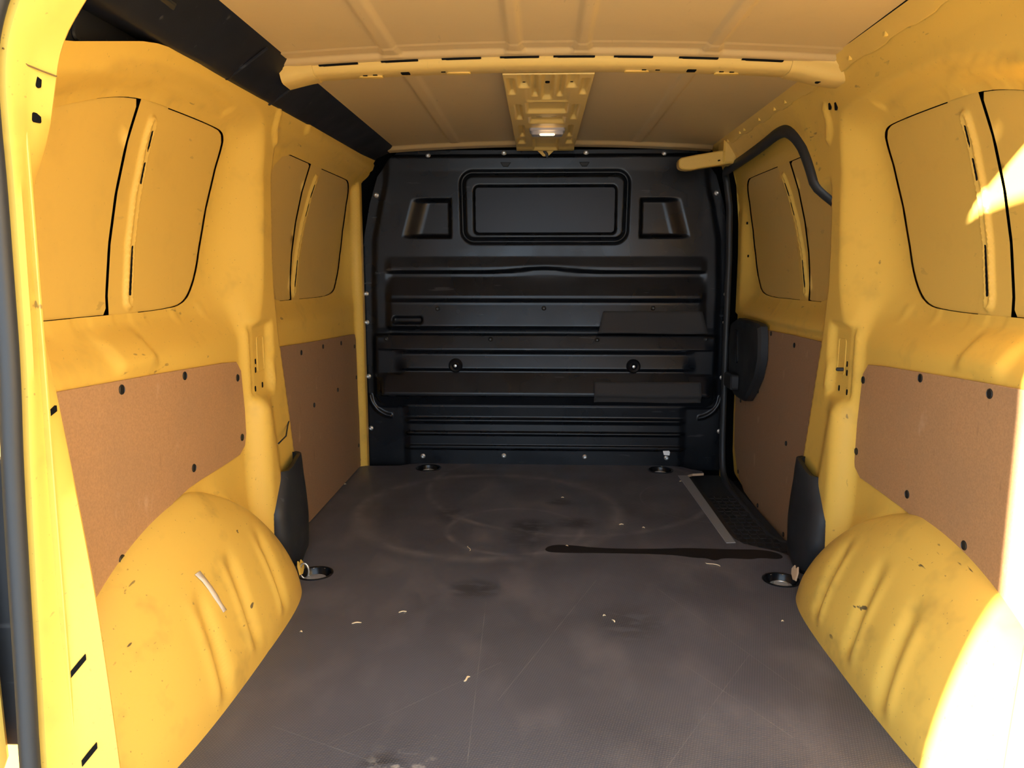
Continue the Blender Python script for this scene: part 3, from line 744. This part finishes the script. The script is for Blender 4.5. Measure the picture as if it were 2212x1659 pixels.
# wood chips
def chip(x, y, L, wd, rot, label, curl=0.0):
    n = 7; vs = []; fs = []
    for i in range(n):
        t = i / (n - 1) - .5; hw = wd / 2 * (1 - (2 * t) ** 2 * .75); cx, cy = L * t, curl * math.sin(t * 4)
        for s, zz in ((-1, .0003), (1, .0003), (1, .002), (-1, .002)): vs.append((cx, cy + s * hw, zz + .0012 * math.cos(5 * t)))
    for i in range(n - 1):
        for k in range(4): a = i * 4 + k; b = i * 4 + (k + 1) % 4; fs.append((a, b, b + 4, a + 4))
    fs += [(3, 2, 1, 0), tuple((n - 1) * 4 + k for k in range(4))]
    o = mesh('wood_chip', vs, fs, CHIP, None, False); o.location = (x, y, 0); o.rotation_euler.z = rot
    tag(o, label, 'wood chip', 'wood chips scattered on the floor')
for a in ((-.461, 1.721, .030, .005, .25, 'pale wood splinter on the floor level with the left wheel arch, nearest the arch'),
          (-.360, 1.785, .026, .004, .3, 'thin pale wood splinter on the floor right of the other splinter near the left arch'),
          (-.169, 1.478, .024, .007, .5, 'forked pale wood chip in the middle of the near floor', .006),
          (.258, 2.464, .020, .006, .1, 'pale wood chip on the far floor beyond the wet streak'),
          (.328, 2.435, .012, .004, -.5, 'tiny pale wood chip right of the chip beyond the wet streak'),
          (.144, 1.783, .010, .006, .3, 'tiny pinkish wood crumb on the floor right of centre'),
          (.164, 1.755, .014, .005, 1.2, 'tiny crooked wood crumb beside the pinkish crumb right of centre', .004),
          (.069, 2.759, .014, .003, .1, 'tiny wood sliver on the far floor near the middle'),
          (.487, 2.123, .050, .002, -1.1, 'hair-thin curl just in front of the wet streak', .012),
          (-.234, 2.225, .045, .002, 1.3, 'hair-thin curl on the floor left of the wet streak', .010),
          (.552, 2.995, .014, .007, .4, 'pale wood crumb at the far end of the aluminium strip'),
          (-.792, 2.905, .012, .008, .8, 'pale wood crumb at the foot of the left wall panel'),
          (-.582, 1.672, .008, .005, 0, 'tiny wood crumb near the foot of the left wheel arch'),
          (.068, 2.258, .012, .003, -.4, 'tiny wood sliver lying at the left end of the wet streak'),
          (.577, 1.769, .008, .005, 0, 'tiny wood crumb near the foot of the right wheel arch'),
          (.512, 3.222, .016, .010, .3, 'pale wood crumb against the bulkhead beside the bolt')): chip(a[0], a[1], a[2] * .78, a[3] * .8, *a[4:])
# torn plywood edges by the arches
for sgn, yy, lab in ((-1, 2.045, 'torn yellow tape end at the foot of the left pillar cover'), (1, 2.055, 'torn plywood edge at the foot of the right pillar cover')):
    P = [(0, 0), (.018, -.004), (.040, .004), (.052, .016), (.044, .030), (.030, .022), (.022, .034), (.008, .022)]
    o = prism('torn_edge', P, .004, ((sgn * .690, yy - .045, .001), (0, 1, 0), (sgn * .35, 0, .94), (-sgn * .94, 0, .35)), YELW if sgn < 0 else PLYE, None, .001)
    tag(o, lab, 'torn edge')

# torn tape on the left arch: sampled on the arch surface
def on_arch(y, z):
    dep = archL.data.vertices; best = min(dep, key=lambda v: (v.co.y - y) ** 2 + (v.co.z - z) ** 2); return best.co.x
tp = [(1.432, .246, .020), (1.439, .228, .018), (1.444, .208, .014), (1.447, .190, .015), (1.449, .172, .010), (1.452, .155, .013)]
vs = []
for y, z, wd in tp:
    for s in (-1, 1): vs.append((on_arch(y + s * wd / 2, z) + .0012, y + s * wd / 2, z))
o = mesh('tape_strip', vs, [(2 * i, 2 * i + 1, 2 * i + 3, 2 * i + 2) for i in range(len(tp) - 1)], plain('dirty_tape', (.60, .50, .38), .6), None)
md = o.modifiers.new('thickness', 'SOLIDIFY'); md.thickness = .0006
tag(o, 'torn dirty white tape strip on the left wheel arch', 'tape')

# ------------------------------------------------------------------ roof
def roof_z(x, y):
    x = np.asarray(x, float); y = np.asarray(y, float)
    z = 1.372 - .006 * (y - 1.0) - .022 * (x / .66) ** 2
    fr = y > 1.96
    ribs = np.zeros_like(z)
    for c, wd in ((-.375, .016), (-.083, .013), (.075, .013), (.376, .014)):
        flare = .010 * ss(1.84, 1.90, y)
        ribs += np.where(fr, 0, -.007 * (1 - ss(wd - .004, wd + .006, abs(x - c) - flare)) * (1 - ss(1.885, 1.90, y)))
    for c, wd in ((-.365, .018), (.366, .017)):
        ribs += np.where(fr, -.006 * (1 - ss(wd - .004, wd + .006, abs(x - c))) * (1 - ss(3.14, 3.16, y)), 0)
    lip = -.012 * ss(1.875, 1.90, y) * (y < 1.96) - .014 * ss(3.155, 3.185, y)
    lip = lip - .0022 * ss(1.835, 1.838, y) * (1 - ss(1.875, 1.88, y)) * (y < 1.96)
    soft = np.where(fr, .004 * np.sin(x * 9 + 1), 0)
    return z + ribs + lip + soft * 0
xs = np.unique(np.round(np.r_[np.linspace(-.66, .668, 266)], 5)); ys = np.unique(np.round(np.r_[np.arange(.96, 1.83, .03), np.arange(1.83, 1.96, .005), np.arange(1.96, 3.13, .03), np.arange(3.13, 3.235, .005), 3.235], 4))
YY, XX = np.meshgrid(ys, xs, indexing='ij'); ZZ = roof_z(XX, YY); n1, n2 = XX.shape
ii = np.arange(n1 * n2).reshape(n1, n2)
ceiling = mesh('ceiling', np.stack([XX, YY, ZZ], -1).reshape(-1, 3), np.stack([ii[:-1, :-1], ii[1:, :-1], ii[1:, 1:], ii[:-1, 1:]], -1).reshape(-1, 4), GREYED)
tag(ceiling, 'yellow painted roof skin with pressed ribs', kind='structure')

def bow_z(x): return 1.367 - .022 * (x / .66) ** 2
prof = [(1.902, .004), (1.906, -.004), (1.912, -.006), (1.922, -.020), (1.930, -.027), (1.940, -.030), (1.992, -.031), (2.002, -.026), (2.008, -.010), (2.012, .004)]
def bow(name, x0, x1, dz, grow, parent, n=90):
    vs = []; fs = []; m = len(prof)
    for i in range(n + 1):
        x = x0 + (x1 - x0) * i / n
        drop = -.016 * float(ss(.56, .70, abs(x)))
        for yy, hh in prof: vs.append((x, 1.957 + (yy - 1.957) * (1 + grow), bow_z(x) + hh * (1 + grow) + dz + drop))
    for i in range(n):
        for k in range(m - 1): fs.append((i * m + k, i * m + k + 1, (i + 1) * m + k + 1, (i + 1) * m + k))
    fs += [tuple(range(m)), tuple(n * m + k for k in range(m))[::-1]]
    return mesh(name, vs, fs, BOWY, parent, True, 50)
rb = bow('roof_bow', -.60, .60, 0, 0, ceiling)
bow('bow_end', .575, .728, -.001, .06, ceiling, 16); bow('bow_end', -.655, -.575, -.001, .06, ceiling, 12)
sl_x = [-.558, -.462, -.406, -.316, -.259, -.164, -.119, -.025, .009, .108, .153, .246, .307, .400, .455, .553]
for a, b in zip(sl_x[::2], sl_x[1::2]):
    n = 8; vs = []
    for i in range(n + 1):
        x = a + (b - a) * i / n; z0 = bow_z(x); t = .0 if 0 < i < n else .002
        vs += [(x, 1.9115, z0 - .0095 - t * .5), (x, 1.9115, z0 - .0160 + t), (x, 1.922, z0 - .0095), (x, 1.922, z0 - .0160)]
    fs = [(4 * i, 4 * i + 1, 4 * i + 5, 4 * i + 4) for i in range(n)] + [(4 * i + 1, 4 * i + 3, 4 * i + 7, 4 * i + 5) for i in range(n)] + [(4 * i, 4 * i + 4, 4 * i + 6, 4 * i + 2) for i in range(n)]
    mesh('gap', vs, fs, HOLE, rb, False)
def bow_hole(x, y, hx, hy, r, name='bow_hole', mat=HOLE, h=.001):
    z = bow_z(x) - .0308 - .016 * float(ss(.56, .70, abs(x)))
    prism(name, rrect(-hx, -hy, hx, hy, r, 4), .004 + h, ((x, y, z + .004), (1, 0, 0), (0, 1, 0), (0, 0, -1)), mat, rb, .0003)
bow_hole(-.356, 1.966, .011, .012, .004); bow_hole(.347, 1.966, .011, .012, .004); bow_hole(.665, 1.966, .018, .010, .0095)
for x in (-.457, -.432, -.262, .232, .265, .420, .445): bow_hole(x, 1.966, .0055, .003, .001)
for x in (-.445, -.225, .215, .435): bow_hole(x, 1.980, .030, .008, .007, 'bow_swage', YELC, .003)

# centre reinforcement plate with pressed pockets
POCK = [(-.112, -.089, 2.047, 2.228), (-.082, -.051, 2.012, 2.150), (-.020, .014, 2.012, 2.316), (-.047, -.027, 2.012, 2.274), (-.066, .062, 2.335, 2.490), (-.102, -.078, 2.359, 2.585),
        (-.060, .060, 2.545, 2.655), (-.098, -.078, 2.685, 2.905), (-.110, -.078, 2.945, 3.070), (-.052, .050, 2.96, 3.20)]
PO = []
for p in POCK:
    PO.append(p)
    if p[1] < 0: PO.append((-p[1] - .004, -p[0] - .004, p[2], p[3]))
xs = np.linspace(-.118, .114, 94); ys = np.arange(2.005, 3.215, .005); YY, XX = np.meshgrid(ys, xs, indexing='ij')
ZP = roof_z(XX * 0, YY * 0 + 2.5) - .030 - .003 * (YY - 2.5) - .006 * ss(3.13, 3.18, YY)
for a, b, c, d in PO:
    f = sd_rr(XX, YY, a, c, b, d, .008); ZP = ZP + .013 * (1 - ss(-.010, .002, f))
ZP = ZP + .005 * (1 - ss(-.01, .0, sd_rr(XX, YY, -.066, 2.155, .062, 2.335, .03)))
n1, n2 = XX.shape; ii = np.arange(n1 * n2).reshape(n1, n2)
plate = mesh('reinforcement_plate', np.stack([XX, YY, ZP], -1).reshape(-1, 3), np.stack([ii[:-1, :-1], ii[1:, :-1], ii[1:, 1:], ii[:-1, 1:]], -1).reshape(-1, 4), BOWY, ceiling)
md = plate.modifiers.new('thickness', 'SOLIDIFY'); md.thickness = .004; md.offset = -1
def zplate(x, y): return float(ZP[np.abs(ys - y).argmin(), np.abs(xs - x).argmin()])
for x, y, hx, hy in ((-.003, 2.14, .006, .012), (-.026, 2.60, .012, .008), (.022, 2.60, .012, .008), (-.036, 2.575, .004, .006), (.034, 2.575, .004, .006), (-.066, 2.14, .004, .006), (.062, 2.14, .004, .006)):
    prism('slot', rrect(-hx, -hy, hx, hy, min(hx, hy) * .9, 3), .003, ((x, y, zplate(x, y) + .002), (1, 0, 0), (0, 1, 0), (0, 0, -1)), HOLE, plate, .0003)

# interior lamp in the plate
lamp = empty('interior_lamp', (.002, 2.765, 1.322)); tag(lamp, 'small clear courtesy lamp glowing warm in the roof plate', 'lamp')
prism('housing', rrect(-.062, -.035, .062, .035, .012), .012, ((0, 0, .012), (1, 0, 0), (0, 1, 0), (0, 0, -1)), plain('lamp_grey', (.30, .29, .30), .4), lamp, .003)
lens, nt, b = nodes('clear_lens'); b.inputs['Base Color'].default_value = (.75, .72, .75, 1); b.inputs['Roughness'].default_value = .15; b.inputs['Transmission Weight'].default_value = .6
prism('lens', rrect(-.056, -.030, .056, .030, .010), .012, ((0, 0, .001), (1, 0, 0), (0, 1, 0), (0, 0, -1)), lens, lamp, .004)
glow, nt, b = nodes('warm_bulb'); b.inputs['Base Color'].default_value = (1, .8, .5, 1); b.inputs['Emission Color'].default_value = (1, .66, .32, 1); b.inputs['Emission Strength'].default_value = 4
prism('bulb', rrect(-.026, .004, .026, .026, .008), .004, ((0, -.045, -.0105), (1, 0, 0), (0, 1, 0), (0, 0, -1)), glow, lamp, .001)
prism('switch', rrect(-.012, -.006, .012, .006, .003), .004, ((0, -.012, -.0105), (1, 0, 0), (0, 1, 0), (0, 0, -1)), plain('switch_grey', (.08, .08, .085), .4), lamp, .001)

# tab and cable between roof and bulkhead
o = prism('wiring_tab', [(-.042, .010), (.042, .010), (.010, -.020), (-.010, -.020)], .004, ((.0, 3.225, 1.325), (1, 0, 0), (0, 0, 1), (0, -1, 0)), YELC, ceiling, .001)
tube('cable', [(-.006, 3.216, 1.338), (-.004, 3.214, 1.322), (.004, 3.214, 1.314), (.007, 3.218, 1.300)], .006, RUB, ceiling, 8)

# yellow bracket reaching out above the sliding door
br = empty('roof_bracket', (.60, 3.05, 1.25)); tag(br, 'yellow folded metal bracket jutting out above the sliding door', 'bracket')
P = chaikin([(.507, 1.262), (.52, 1.270), (.70, 1.300), (.735, 1.296), (.735, 1.250), (.60, 1.232), (.548, 1.222), (.515, 1.226), (.506, 1.238)], 1)
local(prism('arm', P, .05, ((0, 3.06, 0), (1, 0, 0), (0, 0, 1), (0, -1, 0)), YELC, None, .004), br)
local(prism('mount', rrect(.672, 1.245, .745, 1.335, .008), .09, ((0, 3.09, 0), (1, 0, 0), (0, 0, 1), (0, -1, 0)), YELC, None, .006), br)
local(prism('slot', capsule((.655, 1.256), (.660, 1.257), .0025, 4), .001, ((0, 3.0095, 0), (1, 0, 0), (0, 0, 1), (0, -1, 0)), HOLE, None, .0002), br)

# ------------------------------------------------------------------ dark trim beam along the top left
beam = empty('roof_side_trim', (-.70, 2.2, 1.30)); tag(beam, 'long dark plastic trim beam along the top of the left wall', 'trim beam')
sec = [(.80, 1.292), (.765, 1.284), (.722, 1.276), (.712, 1.278), (.700, 1.290), (.628, 1.338), (.612, 1.352), (.600, 1.362), (.62, 1.39), (.80, 1.38)]
yb = np.r_[np.linspace(1.02, 3.232, 60)]; vs = []; fs = []; m = len(sec)
for y in yb:
    d = float(ss(1.0, 1.5, y))
    for X, z in sec:
        bulge = .006 * math.exp(-((y - 1.62) / .05) ** 2) + .006 * math.exp(-((y - 2.0) / .04) ** 2)
        zt = z + (-.004 + .014 * (y - 2.0) / 1.2 if z < 1.33 else -.010 * (y - 2.4) / 1.2)
        Xt = X - (.020 * (1 - d) if z < 1.30 else 0)
        vs.append((-(Xt - bulge * (z < 1.30)), y, zt))
for i in range(len(yb) - 1):
    for k in range(m): fs.append((i * m + k, i * m + (k + 1) % m, (i + 1) * m + (k + 1) % m, (i + 1) * m + k))
fs += [tuple(range(m)), tuple((len(yb) - 1) * m + k for k in range(m))[::-1]]
local(mesh('beam', vs, fs, DUCT, None, True, 40), beam)
local(prism('rear_cheek', [(1.0, 1.10), (1.0, 1.36), (1.55, 1.36), (1.50, 1.262)], .02, ((-.795, 0, 0), (0, 1, 0), (0, 0, 1), (1, 0, 0)), DUCT, None, .002), beam)
local(prism('oval_boss', capsule((1.275, 1.228), (1.282, 1.250), .011), .006, ((-.776, 0, 0), (0, 1, 0), (0, 0, 1), (1, 0, 0)), DUCT, None, .003), beam)
local(prism('end_flap', chaikin([(1.05, -.12), (1.05, .02), (1.38, .05), (1.42, .02), (1.40, -.03)], 1), .004, ((-.70, 0, 1.305), (0, 1, 0), (1, 0, .12), (-.12, 0, -1)), BLKM, None, .001), beam)
for y in (1.75, 2.02): local(tube('joint', [(-(X - .003), y, zz - .003) for X, zz in ((.765, 1.280), (.722, 1.273), (.700, 1.287), (.628, 1.337))], .003, DUCT, None, 6), beam)

# ------------------------------------------------------------------ rear door frame, seal, doors
rows = [((-.700, -.10), (-.672, -.10), (-.628, -.10)), ((-.696, .173), (-.674, .152), (-.634, .124)), ((-.689, .316), (-.679, .31), (-.644, .313)), ((-.684, .448), (-.680, .44), (-.652, .43)),
        ((-.677, .605), (-.677, .60), (-.669, .594)), ((-.668, .726), (-.674, .71), (-.680, .69)), ((-.665, .842), (-.671, .83), (-.697, .817)), ((-.662, .954), (-.667, .95), (-.691, .944)),
        ((-.662, 1.03), (-.662, 1.03), (-.658, 1.02)), ((-.660, 1.085), (-.655, 1.085), (-.646, 1.07)), ((-.652, 1.125), (-.645, 1.125), (-.632, 1.133)), ((-.632, 1.172), (-.615, 1.176), (-.598, 1.183)),
        ((-.588, 1.240), (-.571, 1.238), (-.555, 1.235)), ((-.515, 1.300), (-.505, 1.295), (-.498, 1.290)), ((-.36, 1.318), (-.355, 1.312), (-.35, 1.305)), ((0, 1.324), (0, 1.316), (0, 1.310))]
R = np.array(rows).reshape(len(rows), 6)
full = np.vstack([R, (R[::-1][1:]) * np.array([-1, 1, -1, 1, -1, 1])])
full = chaikin(full, 2, False)
def frame_rows(r):
    ox, oz, mx, mz, ix, iz = r; cx = ox
    q = np.array([ix, iz - .6]); q = q / max(.3, np.linalg.norm(q))       # outward from the middle of the doorway
    out = []
    out.append((ox * 1.0 + np.sign(ox) * .0 + .03 * q[0], .925, oz + .03 * max(q[1], 0)))
    out.append((ox, .930, oz)); out.append((ox * .995, .938, oz))
    out.append((mx, .962, mz)); out.append((mx * .7 + ix * .3, .975, mz * .7 + iz * .3)); out.append((ix, .998, iz)); out.append((ix * 1.004, 1.004, iz + .002))
    s = 1 if ix > 0 else -1
    if iz < 1.13: out.append((s * .88, 1.035, iz + .004)); 
    else: out.append((ix + .20 * q[0], 1.035, iz + .20 * max(q[1], .2)))
    return out
grid = [frame_rows(r) for r in full]; m = 8; vs = [p for g in grid for p in g]
fs = [(i * m + k, (i + 1) * m + k, (i + 1) * m + k + 1, i * m + k + 1) for i in range(len(grid) - 1) for k in range(m - 1)]
tr2 = mesh('trim_2', vs, fs, YEL, None, True, 40); tag(tr2, 'yellow rear door frame post nearest the camera', kind='structure')
def post_at(px_, z):            # x of the post face at y = .975 (left side)
    return float(np.interp(z, R[:13, 3], R[:13, 2] * .62 + R[:13, 4] * .38))
for (z0, kind) in ((1.087, 0), (1.042, 1), (.871, 0), (.662, 2), (.300, 3), (.164, 3)):
    x0 = post_at(0, z0)
    o2 = {0: capsule((-.001, -.006), (.001, .006), .0035), 1: rrect(-.007, -.006, .007, .006, .003), 2: np.array([(-.012, -.007), (-.012, .001), (.012, .008), (.012, 0)]), 3: np.array([(-.010, -.014), (-.010, -.005), (.011, .014), (.011, .006)])}[kind]
    i = np.abs(R[:13, 3] - z0).argmin(); u = np.array([R[i, 4] - R[i, 2], .036, 0]); u[0] = np.interp(z0, R[:13, 3], R[:13, 4] - R[:13, 2]); u /= np.linalg.norm(u); v = np.array([0, 0, 1.]); nrm = np.cross(u, v); nrm = nrm if nrm[1] < 0 else -nrm
    O = np.array([np.interp(z0, R[:13, 3], R[:13, 2]) , .962, z0]) + u * .016 - nrm * .004
    prism('frame_slot', o2, .0055, (O, u, v, nrm), HOLE, tr2, .0003)
sp_ = [(r[0] * 1.0 + np.sign(r[0]) * .012, .914, r[1] + .012 * max(0, r[1] - 1.0) / .3) for r in full]
o = tube('trim_3', sp_, (.014, .012), RUB, None, 10, False, (0, 1, 0)); tag(o, 'black rubber seal along the rear door frame', kind='structure')
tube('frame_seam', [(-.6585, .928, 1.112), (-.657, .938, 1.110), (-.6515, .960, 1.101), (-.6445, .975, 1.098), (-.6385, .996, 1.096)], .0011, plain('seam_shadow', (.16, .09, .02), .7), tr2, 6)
# jamb outside the seal
for s in (-1, 1):
    P = [(.68, -.12), (.93, -.12), (.93, 1.0), (.88, 1.25), (.80, 1.36), (.64, 1.30), (.66, 1.15)]
    j = prism('rear_jamb', P, .004, ((0, .966, 0), (s, 0, 0), (0, 0, 1), (0, -1, 0)), YEL, tr2, .001)
    prism('lamp_back', rrect(.705, .195, .90, .605, .02), .02, ((0, .963, 0), (s, 0, 0), (0, 0, 1), (0, -1, 0)), BLKM, tr2, .004)
# rear doors swung open
def rear_door(name, s, label):
    h = np.array([s * .775, .940]); e = np.array([s * 1.0, .33]); u = (e - h) / np.linalg.norm(e - h); L = np.linalg.norm(e - h)
    P = chaikin([(0, -.12), (L, -.12), (L, 1.485), (.53, 1.472), (.18, 1.40), (.07, 1.34), (.02, 1.25), (0, 1.12)], 1)
    nrm = np.array([-u[1], u[0]]) * (1 if (-u[1] * s) < 0 else -1)
    o = prism(name, P, .035, ((h[0], h[1], 0), (u[0], u[1], 0), (0, 0, 1), (nrm[0], nrm[1], 0)), YEL, None, .006)
    prism('door_trim', rrect(.08, .1, L - .06, .62, .03), .008, ((h[0] + nrm[0] * .035, h[1] + nrm[1] * .035, 0), (u[0], u[1], 0), (0, 0, 1), (nrm[0], nrm[1], 0)), BLKM, o, .002)
    tag(o, label, kind='structure')
rear_door('door_2', -1, 'yellow rear door swung open on the left'); rear_door('door_3', 1, 'yellow rear door swung open on the right')

# ------------------------------------------------------------------ outer body and the ground outside
def slab(name, lo, hi, mat, parent):
    return prism(name, [(lo[0], lo[1]), (hi[0], lo[1]), (hi[0], hi[1]), (lo[0], hi[1])], hi[2] - lo[2], ((0, 0, lo[2]), (1, 0, 0), (0, 1, 0), (0, 0, 1)), mat, parent, .004)
body = slab('wall_outer', (-.95, .965, -.16), (-.93, 3.42, 1.46), YELC, None); tag(body, 'yellow outer van body skin', kind='structure')
slab('side_skin', (.93, .965, -.16), (.95, 3.42, 1.46), YELC, body); slab('roof_skin', (-.95, .965, 1.44), (.95, 3.42, 1.46), YELC, body)
slab('front_skin', (-.95, 3.38, -.16), (.95, 3.42, 1.46), HOLE, body); slab('underside', (-.95, .90, -.16), (.95, 3.42, -.12), RUB, body)
slab('rear_bumper', (-.95, .82, -.24), (.95, .96, -.09), BLKM, body)
slab('header_skin', (-.95, .985, 1.325), (.95, 1.02, 1.45), YELC, body)
gm, nt, b = nodes('concrete'); c = mixcol(nt, noise(nt, 3, .3, .7, 6), (.42, .40, .37), (.30, .29, .27)); nt.links.new(c, b.inputs['Base Color']); b.inputs['Roughness'].default_value = .9
g = mesh('ground', [(-15, -25, -.62), (15, -25, -.62), (15, 12, -.62), (-15, 12, -.62)], [(0, 1, 2, 3)], gm, None, False); tag(g, 'pale concrete yard outside the van', kind='structure')
